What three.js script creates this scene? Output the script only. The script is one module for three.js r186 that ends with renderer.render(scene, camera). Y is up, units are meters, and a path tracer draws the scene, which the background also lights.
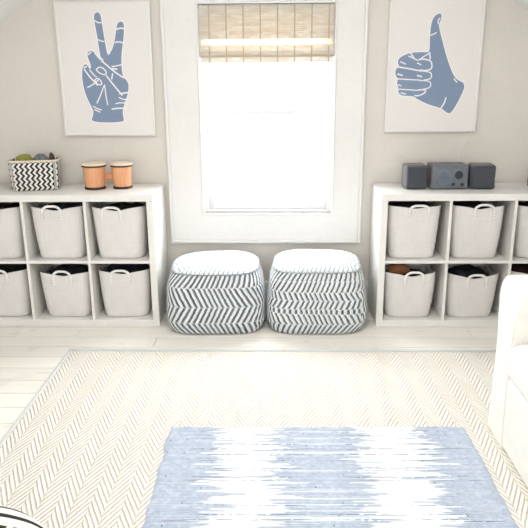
import * as THREE from 'three';
import { RoundedBoxGeometry } from 'three/addons/geometries/RoundedBoxGeometry.js';
import { mergeGeometries } from 'three/addons/utils/BufferGeometryUtils.js';
import { RectAreaLightUniformsLib } from 'three/addons/lights/RectAreaLightUniformsLib.js';

// ---------------------------------------------------------------- camera, sky, light, exposure
RectAreaLightUniformsLib.init();
const scene = new THREE.Scene();
const camera = new THREE.PerspectiveCamera(2 * Math.atan(264 / 650.1) * 180 / Math.PI, 1, 0.05, 100);
camera.rotation.order = 'YXZ';
camera.position.set(0.035, 1.417, 3.888);
camera.rotation.set(-0.28916, 0.02474, -0.00743);

const SKY = 7;                                           // bright overcast sky beyond the panes
scene.background = new THREE.Color(0.97, 0.985, 1.0);
scene.backgroundIntensity = SKY;

// daylight entering through the two gable windows, each source as large as its opening
const WIN = { x0: -0.425, x1: 0.352, y0: 0.585, y1: 1.778 };
const WIN2 = { x0: -1.35, x1: 1.25, y0: 0.55, y1: 1.85 };
function daylight(name, w, z, turned, color, level) {
  const l = new THREE.RectAreaLight(color, level, w.x1 - w.x0, w.y1 - w.y0);
  l.name = name;
  l.position.set((w.x0 + w.x1) / 2, (w.y0 + w.y1) / 2, z);
  l.rotation.y = turned ? 0 : Math.PI;                   // RectAreaLight shines along its -z
  scene.add(l);
}
daylight('daylight_window', WIN, -0.145, false, new THREE.Color(0.915, 0.965, 1.0), 30);
daylight('daylight_rear_window', WIN2, 5.345, true, new THREE.Color(1.0, 0.985, 0.96), 1.6);

const renderer = new THREE.WebGLRenderer({ antialias: true });
renderer.toneMapping = THREE.LinearToneMapping;
renderer.toneMappingExposure = 0.75;
renderer.shadowMap.enabled = true;

// ---------------------------------------------------------------- helpers
function rng(seed) {
  let a = seed >>> 0;
  return () => { a = (a + 0x6d2b79f5) | 0; let t = Math.imul(a ^ (a >>> 15), 1 | a); t = (t + Math.imul(t ^ (t >>> 7), 61 | t)) ^ t; return ((t ^ (t >>> 14)) >>> 0) / 4294967296; };
}
const hash = (x, y, s) => { let h = Math.imul(x, 374761393) + Math.imul(y, 668265263) + Math.imul(s, 2147483647 ^ 61); h = Math.imul(h ^ (h >>> 13), 1274126177); return ((h ^ (h >>> 16)) >>> 0) / 4294967296; };
const mod = (a, n) => ((a % n) + n) % n;
const smooth = (t) => t * t * (3 - 2 * t);
const lerp = (a, b, t) => a + (b - a) * t;
const clamp = (t, a = 0, b = 1) => Math.min(b, Math.max(a, t));
const step = (a, b, x) => smooth(clamp((x - a) / (b - a)));
// value noise that repeats every px / py cells
function noise(x, y, px, py, s = 1) {
  const i = Math.floor(x), j = Math.floor(y), u = smooth(x - i), v = smooth(y - j);
  const h = (a, b) => hash(mod(a, px), mod(b, py), s);
  return lerp(lerp(h(i, j), h(i + 1, j), u), lerp(h(i, j + 1), h(i + 1, j + 1), u), v);
}
function noise3(x, y, z, s = 1) {
  const k = Math.floor(z), t = smooth(z - k);
  return lerp(noise(x, y, 4096, 4096, s + k * 17), noise(x, y, 4096, 4096, s + (k + 1) * 17), t);
}
function tex(w, h, fn, srgb = true, size = [1, 1]) {
  const d = new Uint8Array(w * h * 4);
  for (let j = 0; j < h; j++) for (let i = 0; i < w; i++) {
    let c = fn((i + 0.5) / w, (j + 0.5) / h);
    if (typeof c === 'number') c = [c, c, c];
    const o = (j * w + i) * 4;
    for (let k = 0; k < 3; k++) d[o + k] = clamp(Math.round(c[k] * 255), 0, 255);
    d[o + 3] = 255;
  }
  const t = new THREE.DataTexture(d, w, h, THREE.RGBAFormat);
  t.wrapS = t.wrapT = THREE.RepeatWrapping;
  t.magFilter = THREE.LinearFilter; t.minFilter = THREE.LinearMipmapLinearFilter; t.generateMipmaps = true;
  if (srgb) t.colorSpace = THREE.SRGBColorSpace;
  t.repeat.set(1 / size[0], 1 / size[1]);
  t.needsUpdate = true;
  return t;
}
const mix3 = (a, b, t) => [lerp(a[0], b[0], t), lerp(a[1], b[1], t), lerp(a[2], b[2], t)];
const rgb = (r, g, b) => [r / 255, g / 255, b / 255];
const std = (o) => new THREE.MeshStandardMaterial(o);
const phy = (o) => new THREE.MeshPhysicalMaterial(o);

const used = new Map();
function numbered(name) {
  const n = used.get(name) ?? 0; used.set(name, n + 1);
  return n ? name + '_' + String(n).padStart(3, '0') : name;
}
function thing(name, label, category, [x, y, z] = [0, 0, 0], turn = 0, group) {
  const o = new THREE.Group(); o.name = numbered(name); scene.add(o);
  o.position.set(x, y, z); o.rotation.y = turn; o.userData = { label, category };
  if (group) o.userData.group = group;
  return o;
}
function part(name, g, m, parent, pos, label) {
  const o = new THREE.Mesh(Array.isArray(g) ? join(g) : g, m); o.name = name;
  o.castShadow = o.receiveShadow = true;
  if (pos) o.position.set(...pos);
  if (label) o.userData.label = label;
  parent.add(o);
  return o;
}
function struct(name, g, m) {
  const o = part(name, g, m, scene); o.userData.kind = 'structure';
  return o;
}
function solo(name, g, m, label, category, pos, group) {
  const o = part(numbered(name), g, m, scene, pos);
  o.userData = { label, category }; if (group) o.userData.group = group;
  return o;
}
const join = (gs) => mergeGeometries(gs.map((g) => {
  const n = g.index ? g.toNonIndexed() : g;
  for (const k of Object.keys(n.attributes)) if (!['position', 'normal', 'uv'].includes(k)) n.deleteAttribute(k);
  return n;
}));
// uv in metres, taken from the axis that a face looks along
function metres(g, turn = false) {
  const p = g.attributes.position, n = g.attributes.normal, uv = new Float32Array(p.count * 2);
  for (let i = 0; i < p.count; i++) {
    const a = [Math.abs(n.getX(i)), Math.abs(n.getY(i)), Math.abs(n.getZ(i))];
    let u, v;
    if (a[1] >= a[0] && a[1] >= a[2]) { u = p.getX(i); v = p.getZ(i); }
    else if (a[0] >= a[2]) { u = p.getZ(i); v = p.getY(i); }
    else { u = p.getX(i); v = p.getY(i); }
    uv[2 * i] = turn ? v : u; uv[2 * i + 1] = turn ? u : v;
  }
  g.setAttribute('uv', new THREE.BufferAttribute(uv, 2));
  return g;
}
// rounded box between two corners
function rb(x0, x1, y0, y1, z0, z1, r = 0.003, seg = 2, turn = false) {
  const g = new RoundedBoxGeometry(x1 - x0, y1 - y0, z1 - z0, seg, Math.min(r, (x1 - x0) / 2.01, (y1 - y0) / 2.01, (z1 - z0) / 2.01));
  g.translate((x0 + x1) / 2, (y0 + y1) / 2, (z0 + z1) / 2);
  return metres(g, turn);
}
const curve = (pts, closed = false) => new THREE.CatmullRomCurve3(pts.map((p) => new THREE.Vector3(...p)), closed);
const tube = (pts, r, seg = 24, rad = 8, closed = false) => new THREE.TubeGeometry(curve(pts, closed), seg, r, rad, closed);
const lathe = (pts, seg = 40) => new THREE.LatheGeometry(pts.map((p) => new THREE.Vector2(...p)), seg);
// a grid of nu x nv points from fn(u, v) -> [x, y, z, s, t]; closed in u when wrapU
function sheet(nu, nv, fn) {
  const pos = [], uv = [], idx = [];
  for (let j = 0; j <= nv; j++) for (let i = 0; i <= nu; i++) {
    const p = fn(i / nu, j / nv); pos.push(p[0], p[1], p[2]); uv.push(p[3] ?? i / nu, p[4] ?? j / nv);
  }
  for (let j = 0; j < nv; j++) for (let i = 0; i < nu; i++) {
    const a = j * (nu + 1) + i, b = a + 1, c = a + nu + 1, d = c + 1;
    idx.push(a, b, d, a, d, c);
  }
  const g = new THREE.BufferGeometry();
  g.setAttribute('position', new THREE.Float32BufferAttribute(pos, 3));
  g.setAttribute('uv', new THREE.Float32BufferAttribute(uv, 2));
  g.setIndex(idx); g.computeVertexNormals();
  return g;
}

// ---------------------------------------------------------------- materials
const fine = (s, n, k) => tex(256, 256, (u, v) => 0.5 + k * (noise(u * n, v * n, n, n, s) - 0.5) + k * 0.6 * (noise(u * n * 3, v * n * 3, n * 3, n * 3, s + 1) - 0.5), false, [0.5, 0.5]);
function painted(r, g, b, s, rough = 0.85) {
  const map = tex(256, 256, (u, v) => {
    const k = 1 + 0.012 * (noise(u * 6, v * 6, 6, 6, s) - 0.5) + 0.012 * (noise(u * 41, v * 41, 41, 41, s + 3) - 0.5);
    return [r / 255 * k, g / 255 * k, b / 255 * k];
  }, true, [0.9, 0.9]);
  return std({ map, roughness: rough, bumpMap: fine(s + 9, 90, 0.8), bumpScale: 0.00025 });
}
const M = {};
M.wall = painted(218, 212, 203, 11);
M.ceiling = painted(238, 237, 235, 12);
M.sideWall = painted(236, 235, 232, 13);
M.trim = painted(227, 225, 222, 14, 0.5);
M.sash = painted(226, 226, 228, 15, 0.45);
M.shelf = painted(230, 228, 223, 16, 0.45);
M.subfloor = std({ color: new THREE.Color('#6e6455'), roughness: 0.9 });
function plankMat(s, k) {
  const map = tex(512, 128, (u, v) => {
    const g = noise(u * 6, v * 40, 6, 40, s) * 0.6 + noise(u * 14, v * 90, 14, 90, s + 1) * 0.4;
    const wear = noise(u * 24, v * 8, 24, 8, s + 5) > 0.86 ? 0.03 : 0;
    const c = k * (0.965 + 0.05 * g) - wear;
    return [0.955 * c, 0.938 * c, 0.9 * c];
  }, true, [2.2, 0.4]);
  const bump = tex(512, 128, (u, v) => noise(u * 8, v * 60, 8, 60, s) * 0.7 + noise(u * 30, v * 110, 30, 110, s + 1) * 0.3, false, [2.2, 0.4]);
  return std({ map, roughness: 0.5, bumpMap: bump, bumpScale: 0.0008 });
}
M.planks = [plankMat(31, 0.985), plankMat(32, 0.96), plankMat(33, 1.0)];
M.pane = phy({ color: 0xffffff, transmission: 1, thickness: 0, roughness: 0.02, ior: 1.5 });

// ---------------------------------------------------------------- the room
const XL = -2.45, XR = 2.40, ZB = 5.2, RX = -0.038, RY = 2.642, TAN = 0.64;
const slopeY = (x) => RY - TAN * Math.abs(x - RX);
const floor = struct('floor', rb(XL - 0.12, XR + 0.12, -0.14, -0.0195, -0.14, ZB + 0.14, 0.002), M.subfloor);
{
  const r = rng(5), pitch = 0.1325, gap = 0.0042;
  for (let k = 0; k < 40; k++) {
    const z0 = 0.0215 + (k - 0) * pitch, z1 = z0 + pitch - gap;
    if (z1 > ZB) break;
    const cuts = k === 4 ? [-0.645, 1.4] : [XL + 0.4 + r() * 2.0, 0.35 + r() * 1.7];
    const xs = [XL, ...cuts, XR];
    for (let i = 0; i < 3; i++) part('plank', rb(xs[i] + 0.0009, xs[i + 1] - 0.0009, -0.0195, 0, z0, z1, 0.0022, 1), M.planks[Math.floor(r() * 3)], floor);
  }
  part('plank', rb(XL, XR, -0.0195, 0, 0, 0.0185, 0.0022, 1), M.planks[0], floor);
}
function gable(holes, depth) {
  const s = new THREE.Shape([[XL - 0.12, -0.14], [XR + 0.12, -0.14], [XR + 0.12, slopeY(XR + 0.12) + 0.06], [RX, RY + 0.06], [XL - 0.12, slopeY(XL - 0.12) + 0.06]].map((p) => new THREE.Vector2(...p)));
  for (const h of holes) s.holes.push(new THREE.Path([[h.x0, h.y0], [h.x0, h.y1], [h.x1, h.y1], [h.x1, h.y0]].map((p) => new THREE.Vector2(...p))));
  return metres(new THREE.ExtrudeGeometry(s, { depth, bevelEnabled: false }));
}
struct('wall_back', gable([WIN], 0.14).translate(0, 0, -0.14), M.wall);
struct('wall_front', gable([WIN2], 0.14).translate(0, 0, ZB), M.sideWall);
struct('wall_left', rb(XL - 0.12, XL, -0.14, slopeY(XL) + 0.05, -0.14, ZB + 0.14, 0.002), M.sideWall);
struct('wall_right', rb(XR, XR + 0.12, -0.14, slopeY(XR) + 0.05, -0.14, ZB + 0.14, 0.002), M.sideWall);
{
  const t = 0.14, xl = XL - 0.2, xr = XR + 0.2;
  const s = new THREE.Shape([[xl, slopeY(xl)], [RX, RY], [xr, slopeY(xr)], [xr, slopeY(xr) + t], [RX, RY + t], [xl, slopeY(xl) + t]].map((p) => new THREE.Vector2(...p)));
  struct('ceiling', metres(new THREE.ExtrudeGeometry(s, { depth: ZB + 0.28, bevelEnabled: false }).translate(0, 0, -0.14)), M.ceiling);
}
// baseboards with a small moulded top
function baseboard(name, x0, x1, place) {
  const s = new THREE.Shape([[0, 0], [0.015, 0], [0.015, 0.125], [0.011, 0.135], [0.011, 0.142], [0.005, 0.15], [0, 0.15]].map((p) => new THREE.Vector2(...p)));
  const g = new THREE.ExtrudeGeometry(s, { depth: x1 - x0, bevelEnabled: false });
  g.rotateY(-Math.PI / 2); g.translate(x1, 0, 0);         // profile out along +z, run along x
  const o = struct(name, metres(g), M.trim); place(o);
}
baseboard('baseboard_back', XL + 0.016, XR - 0.016, () => {});
baseboard('baseboard_left', -ZB + 0.02, -0.02, (o) => { o.rotation.y = Math.PI / 2; o.position.x = XL; });
baseboard('baseboard_right', 0.02, ZB - 0.02, (o) => { o.rotation.y = -Math.PI / 2; o.position.x = XR; });

// ---------------------------------------------------------------- windows
function bar(x0, x1, y0, y1, z0, z1, r = 0.003) { return rb(x0, x1, y0, y1, z0, z1, r); }
function sashParts(root, x0, x1, y0, y1, z0, z1, stile, bottom, top) {
  const s = part('sash', [bar(x0, x0 + stile, y0, y1, z0, z1), bar(x1 - stile, x1, y0, y1, z0, z1), bar(x0 + stile - 0.002, x1 - stile + 0.002, y0, y0 + bottom, z0, z1), bar(x0 + stile - 0.002, x1 - stile + 0.002, y1 - top, y1, z0, z1)], M.sash, root);
  const zc = (z0 + z1) / 2;
  part('pane', bar(x0 + stile, x1 - stile, y0 + bottom, y1 - top, zc - 0.002, zc + 0.002, 0.0005), M.pane, s);
}
function makeWindow(name, w) {
  const root = new THREE.Group(); root.name = name; scene.add(root); root.userData.kind = 'structure';
  const cl = 0.19, cr = 0.162, cb = 0.168, x0 = w.x0, x1 = w.x1, y0 = w.y0, y1 = w.y1, j = 0.016;
  part('jamb', [bar(x0, x0 + j, y0, y1, -0.14, 0), bar(x1 - j, x1, y0, y1, -0.14, 0), bar(x0 + j, x1 - j, y1 - j, y1, -0.14, 0), bar(x0 + j, x1 - j, y0, y0 + j, -0.14, 0)], M.trim, root);
  const cs = new THREE.Shape([[x0 - cl, y0 - cb], [x1 + cr, y0 - cb], [x1 + cr, y1 + cl], [x0 - cl, y1 + cl]].map((p) => new THREE.Vector2(...p)));
  cs.holes.push(new THREE.Path([[x0 + 0.006, y0 + 0.004], [x0 + 0.006, y1 - 0.004], [x1 - 0.006, y1 - 0.004], [x1 - 0.006, y0 + 0.004]].map((p) => new THREE.Vector2(...p))));
  part('casing', metres(new THREE.ExtrudeGeometry(cs, { depth: 0.02, bevelEnabled: false })), M.trim, root);
  // backband moulding round the outside and a bead round the opening
  const band = (l, r, d, u, r0, t, z) => [bar(x0 - l - r0, x0 - l, y0 - d - r0, y1 + u + r0, 0, z, t), bar(x1 + r, x1 + r + r0, y0 - d - r0, y1 + u + r0, 0, z, t), bar(x0 - l, x1 + r, y0 - d - r0, y0 - d, 0, z, t), bar(x0 - l, x1 + r, y1 + u, y1 + u + r0, 0, z, t)];
  part('backband', band(cl - 0.004, cr - 0.004, cb - 0.004, cl - 0.004, 0.02, 0.006, 0.032), M.trim, root);
  part('bead', band(-0.004, -0.004, -0.004, -0.004, 0.012, 0.004, 0.027), M.trim, root);
  const ym = y0 + (y1 - y0) * 0.498;
  sashParts(root, x0 + j + 0.004, x1 - j - 0.004, ym - 0.018, y1 - j, -0.105, -0.072, 0.042, 0.034, 0.05);
  sashParts(root, x0 + j + 0.004, x1 - j - 0.004, y0 + j, ym + 0.018, -0.07, -0.037, 0.042, 0.06, 0.034);
  part('stop', [bar(x0 + j, x0 + j + 0.012, y0 + j, y1 - j, -0.036, -0.012), bar(x1 - j - 0.012, x1 - j, y0 + j, y1 - j, -0.036, -0.012)], M.trim, root);
  return root;
}
makeWindow('window_1', WIN);
{ const w = makeWindow('window_2', { x0: -WIN2.x1, x1: -WIN2.x0, y0: WIN2.y0, y1: WIN2.y1 }); w.rotation.y = Math.PI; w.position.z = ZB; }

// ---------------------------------------------------------------- unseen flush lamp, added as fill to brighten upward-facing surfaces
{
  const t = thing('added_fill_lamp', 'round white fill lamp under the ridge, unseen, added to brighten upward surfaces', 'lamp', [RX, RY - 0.20, 2.3]);
  part('fill_lamp_plate', lathe([[0.0001, 0.198], [0.09, 0.198], [0.09, 0.06], [0.30, 0.05], [0.31, 0.03], [0.31, 0.012]], 48), M.trim, t);
  part('fill_lamp_shade', lathe([[0.31, 0.014], [0.308, 0.004], [0.29, 0], [0.0001, -0.002]], 48), std({ color: 0xffffff, emissive: new THREE.Color(1, 0.96, 0.9), emissiveIntensity: 2.5, roughness: 0.6 }), t);
  const l = new THREE.RectAreaLight(new THREE.Color(1, 0.98, 0.95), 34, 0.52, 0.52);
  l.name = 'fill_lamp_glow'; l.rotation.x = -Math.PI / 2; l.position.set(0, -0.006, 0); t.add(l);
}

// ---------------------------------------------------------------- woven window shade
{
  const reed = (s, a, b) => tex(512, 512, (u, v) => {
    const n = 96, row = Math.floor(v * n), f = v * n - row;
    const t = hash(row, 3, s), w = noise(u * 30 + row * 7.3, row * 0.37, 4096, 4096, s + 2);
    const blotch = noise(u * 9, v * 14, 9, 14, s + 4);
    let c = mix3(a, b, clamp(0.15 + 0.55 * t + 0.5 * (w - 0.5) + 0.7 * (blotch - 0.5)));
    if (noise(u * 12, v * 48, 12, 48, s + 6) > 0.72) c = mix3(c, rgb(253, 250, 245), 0.75);
    if (f < 0.16) c = c.map((k) => k * 0.86);
    return c;
  }, true, [0.45, 0.32]);
  const bump = tex(64, 512, (u, v) => Math.sqrt(Math.abs(Math.sin(v * 96 * Math.PI))), false, [0.45, 0.32]);
  const weave = (s, tr) => phy({ map: reed(s, rgb(250, 245, 236), rgb(230, 217, 198)), roughness: 0.95, bumpMap: bump, bumpScale: 0.0012, transmission: tr, thickness: 0 });
  const woven = weave(51, 0.3), wovenFront = weave(53, 0.46), cordMat = std({ color: new THREE.Color('#c2b6a4'), roughness: 0.9 });
  const x0 = -0.415, x1 = 0.343, W = x1 - x0, xc = (x0 + x1) / 2;
  const t = thing('roman_shade', 'cream woven reed roman shade folded up at the top of the window', 'window shade', [xc, 1.46, 0.004]);
  const h = W / 2;
  part('headrail', rb(-h, h, 0.285, 0.308, -0.016, 0.012, 0.003), M.trim, t);
  part('shade_panel', rb(-h + 0.002, h - 0.002, 0.03, 0.287, -0.004, -0.0015, 0.001), woven, t);
  part('valance', rb(-h, h, 0.128, 0.31, 0.013, 0.0155, 0.001), wovenFront, t);
  // folds gathered at the foot
  const fold = (y0, y1, zb, zf) => {
    const pts = []; for (let i = 0; i <= 14; i++) { const a = i / 14 * Math.PI; pts.push([zb + (zf - zb) * Math.sin(a), lerp(y1, y0, i / 14)]); }
    return sheet(1, 14, (u, v) => { const k = Math.round(v * 14); return [lerp(h, -h, u), pts[k][1], pts[k][0], lerp(h, -h, u), pts[k][1]]; });
  };
  part('fold', fold(0.035, 0.098, 0.0, 0.016), woven, t);
  part('fold', fold(0.03, 0.07, 0.004, 0.024), wovenFront, t);
  part('hem', rb(-h + 0.003, h - 0.003, 0, 0.034, 0.002, 0.0045, 0.001), weave(55, 0.1), t);
  part('hem_bar', rb(-h, h, 0.031, 0.037, 0.0, 0.022, 0.002), cordMat, t);
  for (let i = 0; i < 8; i++) {
    const x = lerp(-h + 0.055, h - 0.03, i / 7);
    part('tape', rb(x - 0.004, x + 0.004, 0.128, 0.309, 0.0155, 0.0172, 0.0006), cordMat, t);
    part('tape', rb(x - 0.004, x + 0.004, 0.0, 0.09, 0.0243, 0.026, 0.0006), cordMat, t);
  }
}

// ---------------------------------------------------------------- storage shelves
const BH = 0.339, BT = 0.016, BB = 0.038, SZ0 = 0.02, SZ1 = 0.39;
function shelfUnit(xNear, dir, label) {
  const n = 4, wide = 2 * BB + n * 0.335 + (n - 1) * BT, top = 0.77;
  const t = thing('cube_shelf', label, 'shelf unit', [xNear + dir * wide / 2, 0, (SZ0 + SZ1) / 2]);
  const d = (SZ1 - SZ0) / 2, h = wide / 2;
  part('side_panel', rb(-h, -h + BB, 0, top - BB, -d, d, 0.0025), M.shelf, t);
  part('side_panel', rb(h - BB, h, 0, top - BB, -d, d, 0.0025), M.shelf, t);
  part('top_board', rb(-h, h, top - BB, top, -d, d, 0.0025), M.shelf, t);
  part('bottom_board', rb(-h + BB, h - BB, 0, BB, -d, d, 0.0025), M.shelf, t);
  const mid = (top) / 2;
  part('shelf_board', rb(-h + BB, h - BB, mid - BT / 2, mid + BT / 2, -d, d - 0.002, 0.0015), M.shelf, t);
  for (let i = 1; i < n; i++) {
    const x = -h + BB + i * 0.335 + (i - 0.5) * BT;
    part('divider', rb(x - BT / 2, x + BT / 2, BB, mid - BT / 2, -d, d - 0.002, 0.0015), M.shelf, t);
    part('divider', rb(x - BT / 2, x + BT / 2, mid + BT / 2, top - BB, -d, d - 0.002, 0.0015), M.shelf, t);
  }
  return t;
}
const SL = -0.6586, SR = 0.5885;
shelfUnit(SL, -1, 'white cube shelf left of the window, carrying a basket and drums');
shelfUnit(SR, 1, 'white cube shelf right of the window, carrying black speakers');

// ---------------------------------------------------------------- soft storage bins
const linenMap = tex(512, 512, (u, v) => {
  const a = noise(u * 128, v * 10, 128, 10, 61), b = noise(u * 10, v * 128, 10, 128, 62), m = noise(u * 5, v * 5, 5, 5, 63);
  const k = 0.965 + 0.03 * (a + b - 1) + 0.02 * (m - 0.5);
  return [0.905 * k, 0.89 * k, 0.88 * k];
}, true, [0.3, 0.3]);
const linenBump = tex(512, 512, (u, v) => 0.5 + 0.25 * Math.sin(u * 2 * Math.PI * 100) * Math.sin(v * 2 * Math.PI * 100) + 0.3 * (noise(u * 80, v * 80, 80, 80, 64) - 0.5), false, [0.3, 0.3]);
M.linen = std({ map: linenMap, bumpMap: linenBump, bumpScale: 0.0008, roughness: 0.95 });
M.rope = std({ color: new THREE.Color('#f3f1ee'), bumpMap: linenBump, bumpScale: 0.0008, roughness: 0.9 });
M.stitch = std({ color: new THREE.Color('#bdb4ac'), roughness: 0.95 });
const sup = (a, n) => { const c = Math.cos(a), s = Math.sin(a), k = Math.pow(Math.pow(Math.abs(c), n) + Math.pow(Math.abs(s), n), -1 / n); return [c * k, s * k]; };
const BIN = { w0: 0.127, w1: 0.146, d0: 0.134, d1: 0.148 };
function binWall(seed, H, sag) {
  // profile rows: outer wall from the base centre up to the rim, over it and down the inside
  const rows = [[0, 0, 0], [0.6, 0, 0], [0.9, 0.0, 0], [0.965, 0.006, 0], [1, 0.02, 0]];
  for (let i = 1; i <= 12; i++) rows.push([1, 0.02 + (1 - 0.02) * i / 12, 0]);
  rows.push([1, 1.006, 0.0025], [1, 1.0, 0.005]);
  for (let i = 1; i <= 8; i++) rows.push([1, 1 - 0.9 * i / 8, 0.005]);
  rows.push([0.5, 0.09, 0.005], [0, 0.09, 0]);
  const N = 96;
  return sheet(N, rows.length - 1, (u, v) => {
    const [sc, f, inset] = rows[Math.round(v * (rows.length - 1))];
    const a = -u * 2 * Math.PI, fy = clamp(f);
    const q = sup(a, 5.5);
    const bul = 0.006 * Math.sin(Math.PI * fy), flare = Math.pow(fy, 1.2);
    let hw = lerp(BIN.w0, BIN.w1, flare) + bul - inset, hd = lerp(BIN.d0, BIN.d1, flare) + bul - inset;
    const corner = Math.pow(Math.abs(Math.sin(2 * a)), 1.6);
    const lump = 0.008 * (noise3(Math.cos(a) * 2 + 9 + seed, Math.sin(a) * 2 + 9, fy * 3 + 2, seed) - 0.5) * fy;
    const out = 1 + 0.03 * corner * Math.pow(fy, 4);
    const rimDrop = (1 - corner) * sag * Math.pow(fy, 5) + 0.006 * (noise(u * 9, 0.5, 9, 9, seed) - 0.5) * Math.pow(fy, 4);
    return [q[0] * sc * (hw + lump) * out, f * H - rimDrop, q[1] * sc * (hd + lump) * out, u * 1.06, f * H + (inset ? 0.4 : 0)];
  });
}
function makeBin(seed, H, sag, label, pos, turn, handle) {
  const t = thing('storage_bin', label, 'bin', pos, turn, 'fabric bins in the cube shelves');
  part('body', binWall(seed, H, sag), M.linen, t);
  const r = rng(seed), hx = handle[0], z = BIN.d1 + 0.0045, yb = H - sag - 0.003, up = handle[1], w = 0.052;
  const hd = part('handle', tube([[hx - w, yb - 0.045, z], [hx - w, yb - 0.01, z + 0.001], [hx - w * 0.9, yb + up * 0.45, z + 0.002], [hx - w * 0.5, yb + up * 0.93, z + 0.004], [hx, yb + up, z + 0.004], [hx + w * 0.5, yb + up * 0.93, z + 0.004], [hx + w * 0.9, yb + up * 0.45, z + 0.002], [hx + w, yb - 0.01, z + 0.001], [hx + w, yb - 0.045, z]], 0.0072, 40, 8), M.rope, t);
  for (const s of [-1, 1]) for (const k of [0, 1]) part('stitch', rb(hx + s * w - 0.008, hx + s * w + 0.008, yb - 0.022 - 0.014 * k, yb - 0.019 - 0.014 * k, z + 0.004, z + 0.0068, 0.001, 1), M.stitch, hd);
  return t;
}
// dark clothes and toys heaped in the bins
function heap(seed, w, d, h, lift = 1) {
  return sheet(40, 14, (u, v) => {
    const a = -u * 2 * Math.PI, r = Math.sin(Math.min(v * 1.0, 1) * Math.PI / 2), q = sup(a, 3.5);
    const y = h * Math.pow(Math.cos(v * Math.PI / 2), 0.3);
    const n = noise3(q[0] * r * 3 + 20, q[1] * r * 3 + 20, 0.5, seed) - 0.5, n2 = noise3(q[0] * r * 8 + 20, q[1] * r * 8 + 20, 0.5, seed + 3) - 0.5;
    return [q[0] * r * w, Math.max(0, y * (1 + 0.55 * n + 0.22 * n2) * lift), q[1] * r * d, q[0] * r * w, q[1] * r * d];
  });
}
function cloth(hex, s) {
  const c = new THREE.Color(hex);
  const map = tex(128, 128, (u, v) => { const k = 0.82 + 0.36 * noise(u * 10, v * 10, 10, 10, s) + 0.14 * (noise(u * 64, v * 64, 64, 64, s + 1) - 0.5); return [k * 0.85, k * 0.85, k * 0.85]; }, true, [0.25, 0.25]);
  return std({ color: c, map, roughness: 0.95 });
}
M.navy = cloth('#2c3042', 71); M.char = cloth('#2b2b30', 72); M.maroon = cloth('#4a2a32', 73); M.brown = cloth('#a9714a', 74); M.slate = cloth('#393c46', 75);

const binX = (side, col) => (side < 0 ? SL - BB - 0.335 / 2 - col * (0.335 + BT) : SR + BB + 0.335 / 2 + col * (0.335 + BT));
const BY = [0.385 + BT / 2 + 0.0005, BB + 0.0005];
const whereL = ['below the bongo drums', 'below the chevron basket', 'at the far left edge'], whereR = ['below the left speaker', 'below the centre speaker unit', 'at the far right edge'];
const bins = [
  // side, column, row, height, sag, turn, x shift, handle [x, up], cloth material, cloth word
  [-1, 0, 0, 0.298, 0.020, 0.00, -0.008, [-0.030, 0.026], 'char', 'charcoal'],
  [-1, 0, 1, 0.285, 0.018, 0.04, -0.004, [-0.015, 0.026], 'navy', 'navy'],
  [-1, 1, 0, 0.300, 0.018, 0.03, -0.004, [-0.020, 0.030], 'slate', 'grey'],
  [-1, 1, 1, 0.272, 0.018, -0.02, 0.010, [-0.005, 0.034], 'slate', 'grey'],
  [-1, 2, 0, 0.300, 0.020, 0.00, -0.006, [-0.010, 0.028], 'maroon', 'maroon'],
  [-1, 2, 1, 0.285, 0.020, 0.02, -0.010, [-0.010, 0.028], 'char', 'charcoal'],
  [1, 0, 0, 0.302, 0.014, 0.02, -0.010, [0.018, 0.022], 'char', 'charcoal'],
  [1, 0, 1, 0.272, 0.020, 0.00, -0.01, [0.018, 0.030], 'maroon', 'maroon'],
  [1, 1, 0, 0.302, 0.018, -0.02, -0.008, [0.026, 0.030], 'char', 'charcoal'],
  [1, 1, 1, 0.262, 0.024, 0.02, -0.008, [0.012, 0.028], 'slate', 'grey'],
  [1, 2, 0, 0.300, 0.018, 0.00, 0.000, [0.010, 0.028], 'char', 'charcoal'],
  [1, 2, 1, 0.275, 0.020, 0.00, -0.004, [0.010, 0.028], 'maroon', 'maroon'],
];
bins.forEach(([side, col, row, H, sag, turn, dx, handle, cm, word], i) => {
  const w = (side < 0 ? whereL : whereR)[col], rw = row ? 'bottom' : 'top', sh = side < 0 ? 'left' : 'right';
  const x = binX(side, col) + dx, z = 0.209;
  makeBin(i * 7 + 3, H, sag, `white linen bin in the ${rw} row of the ${sh} shelf, ${w}`, [x, BY[row], z], turn, handle);
  solo('folded_cloth', heap(200 + i, BIN.w1 - 0.022, BIN.d1 - 0.022, 0.06).translate(0, H - sag - (i === 7 ? 0.08 : 0.052), 0), M[cm], `${word} cloth in the ${rw} row bin of the ${sh} shelf, ${w}`, 'cloth', [x, BY[row], z], 'dark cloth in the bins');
});
{
  // a tan toy shows above the rim of the bottom bin under the left speaker
  const x = binX(1, 0) - 0.07;
  const g = sheet(28, 16, (u, v) => { const a = -u * 2 * Math.PI, p = v * Math.PI, n = 1 + 0.12 * Math.sin(3 * a) * Math.sin(p); return [0.062 * Math.sin(p) * Math.cos(a) * n, -0.034 * Math.cos(p), 0.05 * Math.sin(p) * Math.sin(a) * n]; });
  g.computeVertexNormals();
  solo('stuffed_toy', g, M.brown, 'tan brown soft toy poking out of the bottom bin below the left speaker', 'toy', [x, BY[1] + 0.272, 0.262]);
}

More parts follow.
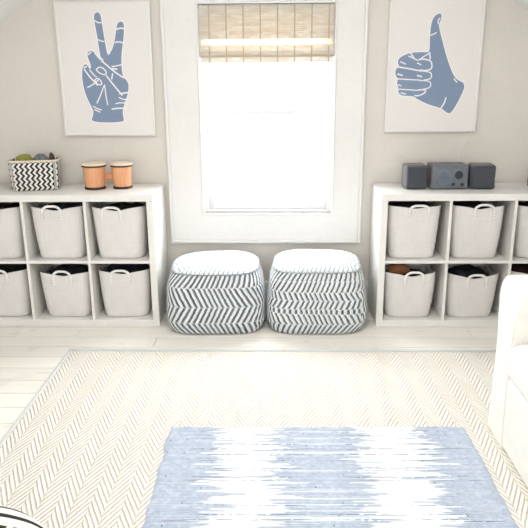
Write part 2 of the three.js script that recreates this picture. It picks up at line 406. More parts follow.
// ---------------------------------------------------------------- chevron basket and what is in it
{
  const pat = (u, v) => { const tri = Math.abs(mod(v * 4.6, 1) - 0.5) * 2; return mod(u * 9 + 0.55 * tri, 1); };
  const cm = tex(512, 512, (u, v) => {
    const t = pat(u, v), e = step(0, 0.06, t) * (1 - step(0.46, 0.54, t));
    const k = 0.95 + 0.12 * (noise(u * 120, v * 120, 120, 120, 81) - 0.5);
    return mix3(rgb(240, 236, 228), rgb(40, 42, 50), e).map((c) => c * k);
  }, true, [0.25, 0.158]);
  const bm = tex(256, 256, (u, v) => 0.5 + 0.3 * Math.sin(u * 2 * Math.PI * 60) * Math.sin(v * 2 * Math.PI * 40), false, [0.25, 0.158]);
  const mat = std({ map: cm, bumpMap: bm, bumpScale: 0.001, roughness: 0.92 }), cream = std({ color: new THREE.Color('#e3d9c4'), roughness: 0.9 });
  const H = 0.166, t = thing('chevron_basket', 'black and white chevron fabric basket on the left shelf', 'basket', [-1.372, 0.7705, 0.165], 0.2);
  const rows = [[0, 0, 0], [0.95, 0, 0], [1, 0.03, 0]]; for (let i = 1; i <= 8; i++) rows.push([1, i / 8, 0]); rows.push([1, 1, 0.004]); for (let i = 1; i <= 6; i++) rows.push([1, 1 - 0.92 * i / 6, 0.004]); rows.push([0, 0.08, 0.004]);
  part('body', sheet(80, rows.length - 1, (u, v) => {
    const [sc, f, inset] = rows[Math.round(v * (rows.length - 1))], a = -u * 2 * Math.PI + Math.PI / 2, q = sup(a, 7);
    const fl = 1 + 0.035 * f; return [q[0] * sc * (0.131 * fl - inset), f * H, q[1] * sc * (0.088 * fl - inset), Math.abs(q[1]) > 0.93 ? q[0] * 0.131 + 0.003 : 0.13 + q[1] * 0.088, inset ? 0.02 : f * H];
  }), mat, t);
  part('rim', tube(Array.from({ length: 24 }, (_, i) => { const q = sup(-i / 24 * 2 * Math.PI, 7); return [q[0] * 0.1355, H + 0.001, q[1] * 0.091]; }), 0.0055, 96, 8, true), cream, t);
  const cs = Math.cos(0.2), sn = Math.sin(0.2), at = (x, z) => [-1.372 + x * cs + z * sn, 0.7705, 0.165 - x * sn + z * cs];
  const blob = (seed, rx, ry, rz, k) => sheet(30, 20, (u, v) => { const a = -u * 2 * Math.PI, p = v * Math.PI, s = Math.sin(p), n = 1 + k * (noise3(Math.cos(a) * s * 2 + 9, Math.sin(a) * s * 2 + 9, Math.cos(p) * 2 + 4, seed) - 0.5); return [rx * s * Math.cos(a) * n, ry * (1 - Math.cos(p) * n), rz * s * Math.sin(a) * n]; });
  const put = (name, g, hex, s, label, x, y, z) => { const p = at(x, z); return solo(name, g, cloth(hex, s), label, 'toy', [p[0], p[1] + y, p[2]], 'toys in the chevron basket'); };
  put('soft_ball', blob(5, 0.05, 0.042, 0.045, 0.4), '#a8a552', 82, 'olive green soft toy at the left of the chevron basket', -0.058, 0.112, -0.01);
  put('soft_block', blob(8, 0.045, 0.045, 0.045, 0.3), '#8b9296', 83, 'grey soft toy in the middle of the chevron basket', 0.032, 0.108, -0.01);
  put('soft_cone', blob(11, 0.02, 0.05, 0.022, 0.3), '#5a4b40', 84, 'dark brown toy at the right end of the chevron basket', 0.096, 0.1, 0);
}

// ---------------------------------------------------------------- bongo drums
{
  const wood = tex(256, 256, (u, v) => {
    const g = noise(u * 40, v * 3, 40, 3, 91), b = noise(u * 9, v * 2, 9, 2, 92), st = mod(u * 18, 1) < 0.05 ? 0.93 : 1;
    const c = mix3(rgb(214, 146, 104), rgb(236, 178, 134), 0.5 * g + 0.5 * b); return c.map((k) => k * st);
  });
  const shell = phy({ map: wood, roughness: 0.4, clearcoat: 0.35, clearcoatRoughness: 0.3 }), black = std({ color: new THREE.Color('#33231f'), roughness: 0.45 }), skin = std({ color: new THREE.Color('#ead9be'), roughness: 0.7 }), link = std({ color: new THREE.Color('#cf8a62'), roughness: 0.5 });
  const t = thing('bongo_drums', 'pair of small orange wooden bongo drums with dark rims', 'drums', [-0.953, 0.7705, 0.17]);
  const drum = (cx, cz, r, H) => {
    const s = part('shell', lathe([[r * 0.82, 0.0], [r * 0.84, 0.002], [r * 0.88, H * 0.3], [r * 0.94, H * 0.65], [r * 0.98, H * 0.93], [r * 0.9, H * 0.93]], 48), shell, t, [cx, 0, cz]);
    part('rim', lathe([[r * 0.98, H * 0.86], [r * 1.04, H * 0.865], [r * 1.055, H * 0.89], [r * 1.05, H * 0.925], [r * 0.98, H * 0.93]], 48), black, s);
    part('base_ring', lathe([[r * 0.8, 0], [r * 0.885, 0], [r * 0.9, 0.004], [r * 0.9, 0.011], [r * 0.86, 0.014]], 48), black, s);
    part('drum_head', lathe([[r * 1.03, H * 0.925], [r * 1.035, H * 0.95], [r * 1.0, H * 0.985], [r * 0.9, H * 0.992], [0.0001, H * 0.995]], 48), skin, s);
  };
  drum(-0.075, 0.012, 0.066, 0.148); drum(0.08, -0.008, 0.061, 0.146);
  part('bridge', rb(-0.025, 0.03, 0.05, 0.088, -0.012, 0.012, 0.006), link, t);
}

// ---------------------------------------------------------------- speakers
{
  const plastic = std({ color: new THREE.Color('#6a686c'), roughness: 0.5 }), face = std({ map: tex(128, 128, (u, v) => { const d = Math.sin(u * 2 * Math.PI * 32) * Math.sin(v * 2 * Math.PI * 32); return mix3(rgb(58, 60, 66), rgb(78, 80, 88), 0.5 + 0.5 * d); }, true, [0.13, 0.13]), roughness: 0.85 });
  const panel = std({ color: new THREE.Color('#646a72'), roughness: 0.5 }), dark = std({ color: new THREE.Color('#2b2d33'), roughness: 0.5 }), ring = std({ color: new THREE.Color('#7b828b'), roughness: 0.35, metalness: 0.4 }), dialFace = std({ color: new THREE.Color('#5d6876'), roughness: 0.3 });
  const sat = (x, w, turn, label) => {
    const t = thing('satellite_speaker', label, 'speaker', [x, 0.7705, 0.197], turn, 'speaker pair');
    part('cabinet', rb(-w / 2, w / 2, 0, 0.136, -0.062, 0.055, 0.016, 5), plastic, t);
    part('grille', rb(-w / 2 + 0.005, w / 2 - 0.005, 0.006, 0.13, 0.045, 0.064, 0.012, 5), face, t);
  };
  sat(0.80, 0.124, 0.05, 'dark grey cube speaker left of the centre unit with dials');
  sat(1.174, 0.136, -0.06, 'dark grey cube speaker right of the centre unit with dials');
  const t = thing('speaker_hub', 'dark grey centre audio unit with two round dials between the cube speakers', 'speaker', [0.986, 0.7705, 0.192]);
  const w = 0.104;
  part('cabinet', rb(-w, w, 0, 0.136, -0.08, 0.062, 0.012, 4), plastic, t);
  part('front_panel', rb(-w + 0.006, w - 0.006, 0.007, 0.127, 0.05, 0.068, 0.006, 3), panel, t);
  const disc = (r, d) => new THREE.CylinderGeometry(r, r, d, 36).rotateX(Math.PI / 2);
  const dial = (x, y, r, inner) => {
    const o = part('dial', new THREE.TorusGeometry(r, r * 0.13, 10, 40), ring, t, [x, y, 0.069]);
    part('dial_face', lathe([[0.0001, 0.001], [r * 0.3, 0.006], [r * 0.34, 0.002], [r * 0.9, 0.005], [r, 0.004]], 40).rotateX(Math.PI / 2), inner, o);
  };
  dial(-0.036, 0.068, 0.039, dialFace); dial(0.046, 0.083, 0.024, dark);
  for (const [x, y] of [[0.018, 0.03], [0.067, 0.03]]) part('knob', lathe([[0.009, 0], [0.0095, 0.008], [0.007, 0.011], [0.0001, 0.011]], 24).rotateX(Math.PI / 2), dark, t, [x, y, 0.068]);
  solo('audio_cord', tube([[1.03, 0.83, 0.109], [1.06, 0.86, 0.07], [1.085, 0.93, 0.03], [1.115, 0.99, 0.008], [1.155, 1.06, 0.005], [1.195, 1.15, 0.005], [1.2, 1.175, 0.006]], 0.0022, 50, 6), phy({ color: 0xf4f2ee, roughness: 0.25, clearcoat: 1 }), 'thin white cord rising on the wall behind the speakers', 'cord');
  const e = thing('black_box', 'small black box cut by the right edge on the right shelf', 'box', [1.515, 0.7705, 0.19], -0.05);
  part('body', rb(-0.06, 0.06, 0, 0.085, -0.05, 0.05, 0.008, 3), dark, e);
  part('lid', rb(-0.062, 0.062, 0.083, 0.104, -0.052, 0.052, 0.006, 3), plastic, e);
}

// ---------------------------------------------------------------- framed hand prints
const peaceOutline=[[-0.112,-0.292],[-0.094,-0.254],[-0.088,-0.226],[-0.112,-0.177],[-0.132,-0.122],[-0.141,-0.06],[-0.139,-0.006],[-0.131,0.024],[-0.116,0.035],[-0.102,0.027],[-0.093,0.001],[-0.083,0.021],[-0.094,0.055],[-0.103,0.082],[-0.096,0.101],[-0.081,0.107],[-0.065,0.103],[-0.052,0.081],[-0.036,0.061],[-0.022,0.051],[-0.029,0.094],[-0.035,0.161],[-0.043,0.233],[-0.05,0.278],[-0.044,0.304],[-0.027,0.313],[-0.012,0.304],[-0.007,0.278],[-0.002,0.219],[0.004,0.16],[0.011,0.101],[0.019,0.079],[0.033,0.098],[0.05,0.127],[0.065,0.179],[0.075,0.232],[0.084,0.255],[0.101,0.264],[0.117,0.255],[0.119,0.231],[0.113,0.179],[0.099,0.113],[0.091,0.06],[0.091,-0.007],[0.098,-0.038],[0.121,-0.062],[0.126,-0.089],[0.116,-0.137],[0.095,-0.185],[0.081,-0.227],[0.083,-0.262],[0.088,-0.293]];
const peaceLines=[[[-0.124,0.005],[-0.1,-0.033],[-0.074,-0.06],[-0.057,-0.081]],[[-0.113,-0.094],[-0.083,-0.081],[-0.049,-0.054]],[[-0.093,0.001],[-0.078,-0.02],[-0.059,-0.036]],[[-0.022,0.051],[0.004,0.031],[0.037,0.0],[0.067,-0.021],[0.098,-0.041]],[[-0.056,0.005],[-0.039,0.021],[-0.016,0.012],[0.003,-0.009],[-0.004,-0.026],[-0.027,-0.02],[-0.048,-0.009],[-0.056,0.005]],[[-0.069,-0.054],[-0.054,-0.04],[-0.035,-0.054],[-0.028,-0.077],[-0.043,-0.082],[-0.062,-0.071],[-0.069,-0.054]],[[0.001,-0.031],[0.038,-0.082],[0.084,-0.137]],[[-0.014,-0.081],[-0.011,-0.136],[-0.004,-0.192]],[[-0.019,-0.088],[-0.037,-0.129],[-0.065,-0.182]],[[0.036,-0.02],[0.03,-0.047]],[[-0.046,0.267],[-0.03,0.256],[-0.01,0.256]],[[-0.042,0.171],[-0.021,0.159],[-0.001,0.156]],[[0.076,0.221],[0.096,0.229],[0.117,0.224]],[[0.063,0.151],[0.08,0.156],[0.104,0.15]],[[0.036,0.02],[0.067,0.025],[0.09,0.03]],[[0.038,0.009],[0.063,0.006]],[[-0.028,0.072],[-0.012,0.054]],[[-0.097,0.085],[-0.079,0.099]],[[-0.126,0.015],[-0.111,0.021]],[[-0.087,-0.201],[-0.065,-0.215],[-0.043,-0.221]],[[-0.083,-0.219],[-0.052,-0.233]],[[0.021,-0.216],[0.058,-0.21],[0.101,-0.213]],[[0.045,-0.185],[0.074,-0.178],[0.107,-0.185]],[[0.066,-0.151],[0.09,-0.165],[0.115,-0.158]],[[0.071,-0.13],[0.117,-0.123]]];
const thumbOutline=[[0.021,0.276],[0.0,0.274],[-0.021,0.254],[-0.03,0.22],[-0.033,0.174],[-0.031,0.117],[-0.029,0.07],[-0.072,0.074],[-0.133,0.071],[-0.174,0.057],[-0.202,0.039],[-0.205,0.015],[-0.192,-0.005],[-0.211,-0.013],[-0.217,-0.036],[-0.209,-0.06],[-0.196,-0.07],[-0.203,-0.082],[-0.202,-0.106],[-0.191,-0.124],[-0.195,-0.136],[-0.188,-0.154],[-0.169,-0.164],[-0.107,-0.166],[-0.087,-0.181],[-0.017,-0.215],[0.059,-0.234],[0.102,-0.269],[0.123,-0.253],[0.161,-0.18],[0.189,-0.099],[0.134,-0.078],[0.107,-0.042],[0.07,0.04],[0.04,0.128],[0.017,0.197],[0.013,0.219],[0.023,0.242],[0.025,0.265]];
const thumbLines=[[[-0.199,-0.006],[-0.152,-0.013],[-0.09,-0.025],[-0.072,-0.028]],[[-0.205,-0.07],[-0.149,-0.074],[-0.075,-0.078]],[[-0.198,-0.127],[-0.146,-0.13],[-0.084,-0.135]],[[-0.082,0.036],[-0.027,0.035],[-0.01,0.009],[-0.012,-0.021],[-0.053,-0.027],[-0.073,-0.023]],[[-0.075,-0.028],[-0.022,-0.031],[-0.008,-0.05],[-0.013,-0.073],[-0.05,-0.078]],[[-0.075,-0.08],[-0.022,-0.081],[-0.008,-0.101],[-0.015,-0.121],[-0.052,-0.128]],[[-0.081,-0.133],[-0.041,-0.128],[-0.036,-0.145],[-0.069,-0.164],[-0.097,-0.164]],[[-0.144,0.052],[-0.119,0.042],[-0.091,0.029]],[[-0.029,0.066],[-0.058,0.052],[-0.084,0.031]],[[-0.132,0.065],[-0.112,0.038]],[[-0.188,0.022],[-0.16,0.01]],[[-0.093,0.015],[-0.074,0.006]],[[-0.2,-0.044],[-0.175,-0.052]],[[-0.197,-0.103],[-0.178,-0.108]],[[-0.176,-0.148],[-0.151,-0.154]],[[-0.089,-0.053],[-0.066,-0.059]],[[0.016,0.251],[0.006,0.24],[0.01,0.222]],[[-0.036,0.163],[-0.017,0.165],[0.001,0.176]],[[0.08,-0.177],[0.075,-0.204],[0.057,-0.233]],[[0.072,-0.204],[0.061,-0.223]],[[0.119,-0.072],[0.135,-0.091]],[[-0.029,0.07],[-0.023,0.038]]];

function printTexture(outline, lines, w, h, seed) {
  const W = 800, H = Math.round(W * h / w), c = document.createElement('canvas'); c.width = W; c.height = H;
  const g = c.getContext('2d'), X = (p) => (p[0] / w + 0.5) * W, Y = (p) => (0.5 - p[1] / h) * H;
  g.fillStyle = '#e4dfdc'; g.fillRect(0, 0, W, H);
  const path = (pts, close) => {                         // smooth through the mid points
    g.beginPath(); const n = pts.length, P = pts.map((p) => [X(p), Y(p)]);
    if (close) {
      g.moveTo((P[n - 1][0] + P[0][0]) / 2, (P[n - 1][1] + P[0][1]) / 2);
      for (let i = 0; i < n; i++) { const a = P[i], b = P[(i + 1) % n]; g.quadraticCurveTo(a[0], a[1], (a[0] + b[0]) / 2, (a[1] + b[1]) / 2); }
      g.closePath();
    } else {
      g.moveTo(P[0][0], P[0][1]);
      for (let i = 1; i < n - 1; i++) g.quadraticCurveTo(P[i][0], P[i][1], (P[i][0] + P[i + 1][0]) / 2, (P[i][1] + P[i + 1][1]) / 2);
      g.lineTo(P[n - 1][0], P[n - 1][1]);
    }
  };
  path(outline, true); g.lineJoin = 'round'; g.lineWidth = 13; g.strokeStyle = '#f3f0ee'; g.stroke();
  g.fillStyle = '#7f8fa8'; g.fill();
  const r = rng(seed); g.save(); path(outline, true); g.clip();
  for (let i = 0; i < 900; i++) { g.fillStyle = r() > 0.5 ? 'rgba(110,132,168,0.16)' : 'rgba(150,168,195,0.16)'; const x = r() * W, y = r() * H; g.fillRect(x, y, 6 + r() * 40, 2 + r() * 5); }
  g.restore();
  g.lineCap = 'round'; g.strokeStyle = '#e9e6e6';
  lines.forEach((l, i) => { path(l, false); g.lineWidth = 9 + 4 * (i % 3 === 0 ? 1 : 0.4); g.stroke(); });
  const t = new THREE.CanvasTexture(c); t.colorSpace = THREE.SRGBColorSpace;
  return t;
}
function framedPrint(label, x, y, w, h, outline, lines, seed, tilt) {
  const t = thing('framed_print', label, 'picture', [x, y - h / 2, 0.003]); t.rotation.z = tilt;
  const f = 0.014, d = 0.028;
  part('frame', [rb(-w / 2, -w / 2 + f, 0, h, 0, d, 0.002), rb(w / 2 - f, w / 2, 0, h, 0, d, 0.002), rb(-w / 2 + f - 0.001, w / 2 - f + 0.001, 0, f, 0, d, 0.002), rb(-w / 2 + f - 0.001, w / 2 - f + 0.001, h - f, h, 0, d, 0.002)], M.trim, t);
  const pw = w - 2 * f, ph = h - 2 * f;
  const g = new THREE.BoxGeometry(pw, ph, 0.006).translate(0, h / 2, d - 0.007);
  part('print', g, [0, 1, 2, 3].map(() => M.trim).concat([std({ map: printTexture(outline, lines, pw, ph, seed), roughness: 0.8 }), M.trim]), t);
}
framedPrint('framed print of a blue hand making a peace sign', -0.959, 1.425, 0.536, 0.735, peaceOutline, peaceLines, 3, -0.006);
framedPrint('framed print of a blue hand giving a thumbs up', 0.908, 1.437, 0.525, 0.735, thumbOutline, thumbLines, 4, 0.0);

// ---------------------------------------------------------------- woven poufs
function poufTexture(rows, total, pitch, seed, yarn = [rgb(80, 87, 96), rgb(118, 127, 137)]) {
  // herringbone rows: [height, slant sign, dash share]
  const edges = [0]; for (const r of rows) edges.push(edges[edges.length - 1] + r[0]);
  const H = edges[edges.length - 1], Wm = pitch * Math.round(total / pitch);
  const val = (u, v) => {
    const y = v * H; let k = 0; while (k < rows.length - 1 && y > edges[k + 1]) k++;
    const f = (y - edges[k]) / rows[k][0], jit = 0.12 * (noise(u * 30, v * 30, 30, 30, seed) - 0.5);
    const t = mod(u * Wm / pitch + rows[k][1] * (rows[k][3] ?? 1.5) * f * rows[k][0] / 0.09 + jit + k * 0.37, 1), d = Math.abs(t - 0.5) * 2;   // 0 mid stroke
    const gap = Math.min(f, 1 - f) * rows[k][0] / 0.006;
    return [d, clamp(gap), rows[k][2], Math.floor(u * Wm / pitch + rows[k][1] * 1.5 * f), k];
  };
  const map = tex(1024, 512, (u, v) => {
    const [d, gap, share, id, k] = val(u, v);
    const tone = hash(id, k, seed), n = noise(u * 200, v * 100, 200, 100, seed + 4);
    const ink = (1 - step(share - 0.1, share + 0.1, d)) * (0.45 + 0.55 * gap);
    const darkC = mix3(yarn[0], yarn[1], tone * 0.6 + 0.4 * n), light = mix3(rgb(226, 230, 233), rgb(240, 241, 240), n);
    return mix3(light, darkC, ink);
  }, true, [Wm, H]);
  const bump = tex(1024, 512, (u, v) => { const [d, gap] = val(u, v); return (0.35 + 0.6 * Math.abs(Math.sin(d * Math.PI))) * (0.3 + 0.7 * gap) + 0.15 * noise(u * 200, v * 100, 200, 100, seed + 7); }, false, [Wm, H]);
  return std({ map, bumpMap: bump, bumpScale: 0.006, roughness: 0.95 });
}
function pouf(label, cx, cz, w, d, h, turn, mat, litTopMat, seed) {
  const t = thing('woven_pouf', label, 'pouf', [cx, 0, cz], turn, 'woven poufs under the window');
  // a soft cushion: rows climb from the centre of the base over the side to the centre of the top
  const rows = [];
  for (let i = 0; i <= 8; i++) rows.push([0.86 * i / 8, 0]);
  const side = 30;
  for (let i = 1; i <= side; i++) {                      // rounded foot, bulging flank, leaning in to the seam
    const s = i / side * 0.93;
    rows.push([(0.86 + 0.14 * Math.pow(clamp(s / 0.2), 0.5)) * (1 - 0.07 * step(0.3, 0.9, s) - 0.075 * Math.pow(clamp((s - 0.7) / 0.23), 2)), s]);
  }
  const shoulder = rows[rows.length - 1][0];
  for (let i = 1; i <= 20; i++) { const a = i / 20 * Math.PI / 2; rows.push([shoulder * Math.pow(Math.cos(a), 0.9), 0.93 + 0.14 * Math.pow(Math.sin(a), 1.1)]); }
  const N = 120, per = 2 * (w + d) * 0.9;
  let arc = 0; const vs = [0];
  for (let i = 1; i < rows.length; i++) { arc += Math.hypot((rows[i][0] - rows[i - 1][0]) * w / 2, (rows[i][1] - rows[i - 1][1]) * h * 0.91); vs.push(arc); }
  const v0 = vs[8];
  const put = (u, k, lift = 0) => {
    const [r, y] = rows[k], a = -u * 2 * Math.PI + Math.PI / 4, q = sup(a, 4.4 - 1.2 * step(0.7, 1.05, y));
    const lump = 1 + 0.03 * (noise3(Math.cos(a) * 1.6 + 7, Math.sin(a) * 1.6 + 7, y * 3 + 3, seed) - 0.5);
    const on = k > 8 + side ? 1 : 0;
    return [q[0] * r * w / 2 * lump, y * h * 0.91 + lift + 0.012 * (noise3(q[0] * r * 2 + 9, q[1] * r * 2 + 9, 1.5, seed + 2) - 0.5) * step(0.6, 1, y), q[1] * r * d / 2 * lump, on ? q[0] * r * w / 2 : u * per, on ? q[1] * r * d / 2 : vs[k] - v0];
  };
  const K = rows.length - 1;
  const rim = 8 + side;
  part('side', sheet(N, rim, (u, v) => put(u, Math.round(v * rim))), mat, t);
  part('top', sheet(N, K - rim, (u, v) => { const k = rim + Math.round(v * (K - rim)); const p = put(u, k); p[3] = p[0]; p[4] = p[2]; return p; }), litTopMat, t);
  const ring = []; for (let i = 0; i < 60; i++) { const p = put(i / 60, rim, 0.001); ring.push([p[0] * 1.004, p[1], p[2] * 1.004]); }
  part('seam', tube(ring, 0.0035, 160, 6, true), litTopMat, t);
}
const poufMatA = poufTexture([[0.092, 1, 0.46], [0.09, -1, 0.46], [0.11, 1, 0.46], [0.088, -1, 0.46]], 0.9, 0.031, 101);
const poufMatB = poufTexture([[0.082, -1, 0.40], [0.062, 1, 0.40], [0.028, 1, 0.46, 0.2], [0.05, -1, 0.42], [0.045, 1, 0.42], [0.06, -1, 0.40]], 0.9, 0.029, 102);
const poufTopLitA = poufTexture([[0.045, 1, 0.24], [0.045, -1, 0.24]], 0.9, 0.026, 103, [rgb(120, 134, 150), rgb(168, 180, 192)]);  // window light on the tops is painted in as paler, thinner strokes
const poufTopLitB = poufTexture([[0.036, -1, 0.24], [0.036, 1, 0.24]], 0.9, 0.024, 104, [rgb(120, 134, 150), rgb(168, 180, 192)]);
pouf('blue grey herringbone pouf with wide zigzag rows, left of the pair under the window', -0.331, 0.292, 0.572, 0.51, 0.41, 0.03, poufMatA, poufTopLitA, 7);
pouf('blue grey herringbone pouf with narrow uneven zigzag rows, right of the pair under the window', 0.249, 0.288, 0.574, 0.51, 0.42, -0.03, poufMatB, poufTopLitB, 8);

// ---------------------------------------------------------------- rugs
function slab(w, d, h, nx, nz, wob, bumpy, seed) {
  // a soft mat: top grid with rounded, slightly uneven edges, closed underneath
  const edge = (t, s) => wob * (noise(t * 40, 0.5, 4096, 4096, seed + s) - 0.5) * 2;
  const top = sheet(nx, nz, (u, v) => {
    const ex = edge(v, 1), ex2 = edge(v, 2), ez = edge(u, 3), ez2 = edge(u, 4);
    const x = lerp(-w / 2 + ex, w / 2 + ex2, u), z = lerp(d / 2 + ez, -d / 2 + ez2, v);
    const m = Math.min(u * w, (1 - u) * w, v * d, (1 - v) * d);
    const y = h * (0.35 + 0.65 * Math.sqrt(clamp(m / 0.012))) + bumpy * (noise(x * 6 + 50, z * 6 + 50, 4096, 4096, seed + 9) - 0.5);
    return [x, y, z, x + w / 2, z + d / 2];
  });
  const rim = [];
  const p = top.attributes.position, at = (i, j) => j * (nx + 1) + i, loop = [];
  for (let i = 0; i < nx; i++) loop.push(at(i, 0)); for (let j = 0; j < nz; j++) loop.push(at(nx, j));
  for (let i = nx; i > 0; i--) loop.push(at(i, nz)); for (let j = nz; j > 0; j--) loop.push(at(0, j));
  const L = loop.length;
  const skirt = sheet(L, 1, (u, v) => { const k = loop[Math.round(u * L) % L]; return [p.getX(k), v > 0.5 ? p.getY(k) : 0, p.getZ(k), p.getX(k) + w / 2, p.getZ(k) + d / 2]; });
  return [top, skirt];
}
{
  // jute herringbone: columns along the room's depth, slanted strands, mirrored from column to column
  const CW = 0.057, ST = 0.036, TW = CW * 6, TH = ST * 8;
  const val = (u, v) => {
    const x = u * TW / CW, col = Math.floor(x), f = x - col, sgn = col % 2 ? 1 : -1;
    const t = mod(v * TH / ST + sgn * f * 3.2 + 0.14 * (noise(u * 24, v * 30, 24, 30, 111) - 0.5), 1), d = Math.abs(t - 0.5) * 2;
    return [d, Math.min(f, 1 - f), Math.floor(v * TH / ST + sgn * f * 3.2), col];
  };
  const map = tex(1024, 1024, (u, v) => {
    const [d, e, id, col] = val(u, v), n = noise(u * 150, v * 150, 150, 150, 112), tone = hash(mod(id, 8), col, 113);
    const c = mix3(rgb(250, 247, 241), rgb(243, 236, 223), 0.6 * tone + 0.4 * n);
    const groove = step(0.35, 0.95, d);
    return mix3(c, rgb(219, 206, 187), 0.72 * groove);
  }, true, [TW, TH]);
  const bump = tex(1024, 1024, (u, v) => { const [d, e] = val(u, v); return (1 - step(0.45, 1, d)) * (0.4 + 0.6 * clamp(e / 0.06)) * 0.85 + 0.15 * noise(u * 150, v * 150, 150, 150, 114); }, false, [TW, TH]);
  const jute = std({ map, bumpMap: bump, bumpScale: 0.007, roughness: 0.95 });
  const x0 = -1.078, x1 = 1.42, z0 = 0.735, z1 = 4.4, w = x1 - x0, d = z1 - z0;
  const t = thing('jute_rug', 'large cream jute herringbone rug covering the white floor', 'rug', [(x0 + x1) / 2, 0.0005, (z0 + z1) / 2]);
  part('weave', slab(w - 0.03, d - 0.03, 0.012, 90, 130, 0.0, 0.002, 31), jute, t);
  const bindMat = std({ map: tex(128, 128, (u, v) => { const k = 0.94 + 0.1 * (noise(u * 60, v * 60, 60, 60, 115) - 0.5); return [0.86 * k, 0.86 * k, 0.85 * k]; }, true, [0.05, 0.05]), roughness: 0.95 });
  for (const [a, b, c, e] of [[-w / 2, -w / 2 + 0.02, -d / 2, d / 2], [w / 2 - 0.02, w / 2, -d / 2, d / 2], [-w / 2, w / 2, -d / 2, -d / 2 + 0.02], [-w / 2, w / 2, d / 2 - 0.02, d / 2]]) part('binding', rb(a, b, 0, 0.0135, c, e, 0.005, 3), bindMat, t);
}
{
  const w = 1.2, d = 1.9, rowsN = 236, r = rng(77);
  // each weft row changes from blue to white at its own place
  const E = []; let dr = [0, 0, 0, 0, 0, 0];
  for (let i = 0; i < rowsN; i++) {
    const j = () => (r() - 0.5) * 0.10 * (0.4 + 2.2 * r() * r());
    E.push({ b: [0.18 + j(), 0.20, 0.36 + j(), 0.63 + j(), 0.83 + j()], tone: r(), pale: r(), dark: r() < 0.26, ds: r(), dl: 0.1 + 0.25 * r() });
  }
  const map = tex(1400, 2048, (u, v) => {
    const y = v * rowsN, i = Math.min(rowsN - 1, Math.floor(y)), f = y - i, e = E[i];
    const soft = (a, x) => step(a - 0.012, a + 0.012, x);
    let blue = 1 - soft(e.b[0], u);
    blue = Math.max(blue, soft(e.b[2], u) * (1 - soft(e.b[3], u)) * (e.pale > 0.25 ? 1 : 0.45), soft(e.b[4], u));
    const n = noise(u * 90, i * 0.73, 90, 4096, 121), n2 = noise(u * 300, v * 420, 300, 420, 122);
    const bc = mix3(rgb(152, 165, 186), rgb(202, 210, 222), clamp(0.25 * e.tone + 0.75 * n)), wc = mix3(rgb(246, 246, 246), rgb(234, 236, 240), n * e.tone);
    let c = mix3(wc, bc, blue * (0.82 + 0.18 * n2));
    // a dark thread lies between some rows where the colours change
    const near = Math.max(...[e.b[0], e.b[2], e.b[3], e.b[4]].map((b) => 1 - step(0.03, 0.11, Math.abs(u - b))));
    if (f > (e.dark ? 0.52 : 0.7) && n > 0.36) c = mix3(c, rgb(84, 91, 108), (e.dark ? 0.75 : 0.3) * near + 0.12 * blue);
    if (hash(Math.floor(u * 240), i, 9) > 0.9975 && blue > 0.5) c = mix3(c, rgb(84, 94, 118), 0.7);
    return c;
  }, true, [w, d]);
  const bump = tex(512, 2048, (u, v) => { const y = v * rowsN, i = Math.floor(y), f = y - i; return Math.sqrt(Math.sin(f * Math.PI)) * (0.65 + 0.35 * noise(u * 60 + i * 3.7, i * 0.61, 4096, 4096, 123)); }, false, [w, d]);
  const mat = std({ map, bumpMap: bump, bumpScale: 0.004, roughness: 0.95 });
  const t = thing('rag_rug', 'blue and white striped rag rug lying on the jute rug', 'rug', [0.2, 0.0142, 1.527 + d / 2], 0.012);
  part('weave', slab(w, d, 0.010, 120, 200, 0.006, 0.003, 41), mat, t);
}

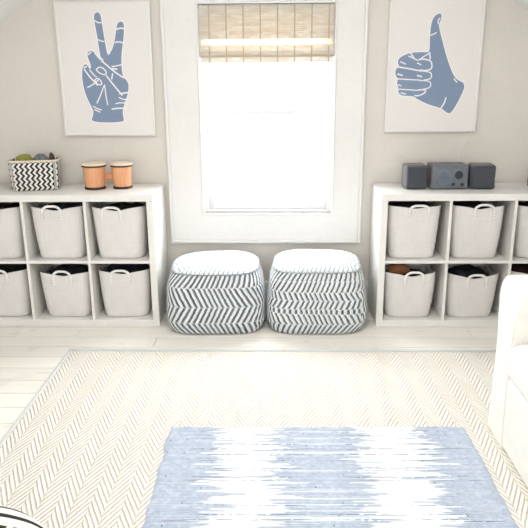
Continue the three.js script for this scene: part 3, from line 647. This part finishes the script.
// ---------------------------------------------------------------- slipcovered sofa
{
  const slipMap = tex(256, 256, (u, v) => { const k = 0.965 + 0.05 * (noise(u * 100, v * 100, 100, 100, 131) - 0.5) + 0.02 * (noise(u * 6, v * 6, 6, 6, 132) - 0.5); return [0.965 * k, 0.95 * k, 0.92 * k]; }, true, [0.25, 0.25]);
  const slip = std({ map: slipMap, bumpMap: linenBump, bumpScale: 0.0008, roughness: 0.95 });
  const Z0 = 1.5, Z1 = 3.16, XF = 0.885, XB = 1.78, arm = 0.17;
  const t = thing('slipcovered_sofa', 'white slipcovered sofa with rolled arms at the right edge', 'sofa', [(XF + XB) / 2, 0.0142, (Z0 + Z1) / 2]);
  const X = (x) => x - (XF + XB) / 2, Zc = (z) => z - (Z0 + Z1) / 2;
  // puffy block: a box whose faces bulge
  const puff = (x0, x1, y0, y1, z0, z1, r, b, seed) => {
    const g = new RoundedBoxGeometry(x1 - x0, y1 - y0, z1 - z0, 8, r), p = g.attributes.position, a = (x1 - x0) / 2, h = (y1 - y0) / 2, c = (z1 - z0) / 2;
    for (let i = 0; i < p.count; i++) {
      const x = p.getX(i), y = p.getY(i), z = p.getZ(i), fx = 1 - (x / a) ** 2, fy = 1 - (y / h) ** 2, fz = 1 - (z / c) ** 2;
      p.setXYZ(i, x + (x / a) * b * fy, y + (y / h) * b * Math.sqrt(Math.max(0, fx * fz)), z + (z / c) * b * fy);
    }
    g.computeVertexNormals(); return metres(g.translate((x0 + x1) / 2, (y0 + y1) / 2, (z0 + z1) / 2));
  };
  part('base', puff(X(XF + 0.004), X(XB), 0.005, 0.30, Zc(Z0 + arm - 0.02), Zc(Z1 - arm + 0.02), 0.02, 0.004), slip, t);
  // arm: a rolled profile run from front to back
  const prof = []; {
    const r = 0.087, yc = 0.563, hw = 0.068;
    prof.push([-hw - 0.012, 0]); prof.push([-hw, 0.22]); prof.push([-hw - 0.002, 0.42]); prof.push([-hw - 0.012, 0.48]);
    for (let i = 0; i <= 14; i++) { const a = Math.PI * (1.08 - 1.16 * i / 14); prof.push([Math.cos(a) * r, yc + Math.sin(a) * r]); }
    prof.push([hw + 0.012, 0.48]); prof.push([hw + 0.002, 0.42]); prof.push([hw, 0.22]); prof.push([hw + 0.012, 0]);
  }
  const armGeo = () => {
    const s = new THREE.Shape(prof.map((p) => new THREE.Vector2(p[0], p[1])));
    const g = new THREE.ExtrudeGeometry(s, { depth: XB - XF - 0.03, bevelEnabled: true, bevelThickness: 0.012, bevelSize: 0.010, bevelSegments: 4, steps: 1 });
    g.rotateY(Math.PI / 2); g.translate(X(XF) + 0.012, 0.012, 0);
    return metres(g);
  };
  const piping = (zc) => tube(prof.map((p) => [X(XF) + 0.004, p[1] * 0.985 + 0.012, zc - p[0] * 1.04]), 0.0045, 80, 6);
  for (const z of [Z0 + 0.09, Z1 - 0.09]) { const a = part('arm', armGeo().translate(0, 0, Zc(z)), slip, t); part('piping', piping(Zc(z)), slip, a); }
  const zm = (Z0 + Z1) / 2;
  part('seat_cushion', puff(X(XF + 0.0), X(XB - 0.22), 0.295, 0.445, Zc(Z0 + arm), Zc(zm - 0.004), 0.035, 0.012), slip, t);
  part('seat_cushion', puff(X(XF + 0.0), X(XB - 0.22), 0.295, 0.445, Zc(zm + 0.004), Zc(Z1 - arm), 0.035, 0.012), slip, t);
  part('backrest', puff(X(XB - 0.22), X(XB), 0.02, 0.82, Zc(Z0 + 0.03), Zc(Z1 - 0.03), 0.06, 0.006), slip, t);
  part('back_cushion', puff(X(XB - 0.38), X(XB - 0.21), 0.45, 0.86, Zc(Z0 + arm + 0.01), Zc(zm - 0.004), 0.06, 0.015), slip, t);
  part('back_cushion', puff(X(XB - 0.38), X(XB - 0.21), 0.45, 0.86, Zc(zm + 0.004), Zc(Z1 - arm - 0.01), 0.06, 0.015), slip, t);
}

// ---------------------------------------------------------------- striped round pouf at the near left corner
{
  const R = 0.29, H = 0.38, pts = [[0.0001, 0]], n = 48;
  for (let i = 0; i <= n; i++) { const a = -Math.PI / 2 + Math.PI * i / n; pts.push([Math.max(0.0001, R * Math.pow(Math.max(0, Math.cos(a)), 0.45)), H / 2 + Math.sign(a) * Math.pow(Math.abs(Math.sin(a)), 0.9) * H / 2]); }
  const g = lathe(pts, 96);
  { const p = g.attributes.position, uv = g.attributes.uv; for (let i = 0; i < p.count; i++) uv.setXY(i, p.getX(i) + 0.35, p.getZ(i) + 0.35); }
  const map = tex(512, 1024, (u, v) => {                 // straight bands across the cover, in metres over 0.7
    const k = 0.97 + 0.05 * (noise(u * 200, v * 200, 200, 200, 141) - 0.5), z = (v - 0.5) * 0.7 + 0.006 * (noise(u * 16, 0.5, 16, 16, 142) - 0.5);
    let ink = 0;
    for (let n = -2; n <= 8; n++) {
      const c = -0.157 + n * 0.052, on = 1 - step(0.0075, 0.0098, Math.abs(z - c));
      ink = Math.max(ink, n > 0 && n % 2 ? (mod(u * 20, 1) < 0.55 ? on : 0) : on);
    }
    return mix3(rgb(243, 236, 218), rgb(30, 29, 30), ink).map((c) => c * k);
  }, true, [0.7, 0.7]);
  const t = thing('striped_pouf', 'round cream pouf with black stripes at the bottom left corner', 'pouf', [-0.735, 0.0142, 2.715]);
  part('cover', g, std({ map, roughness: 0.95, bumpMap: linenBump, bumpScale: 0.001 }), t);
  part('button', lathe([[0.018, H - 0.004], [0.017, H + 0.004], [0.0001, H + 0.006]], 24), std({ color: new THREE.Color('#e8dfc8'), roughness: 0.9 }), t);
}

scene.traverse((o) => { if (o.isMesh) o.castShadow = o.receiveShadow = true; });
renderer.render(scene, camera);
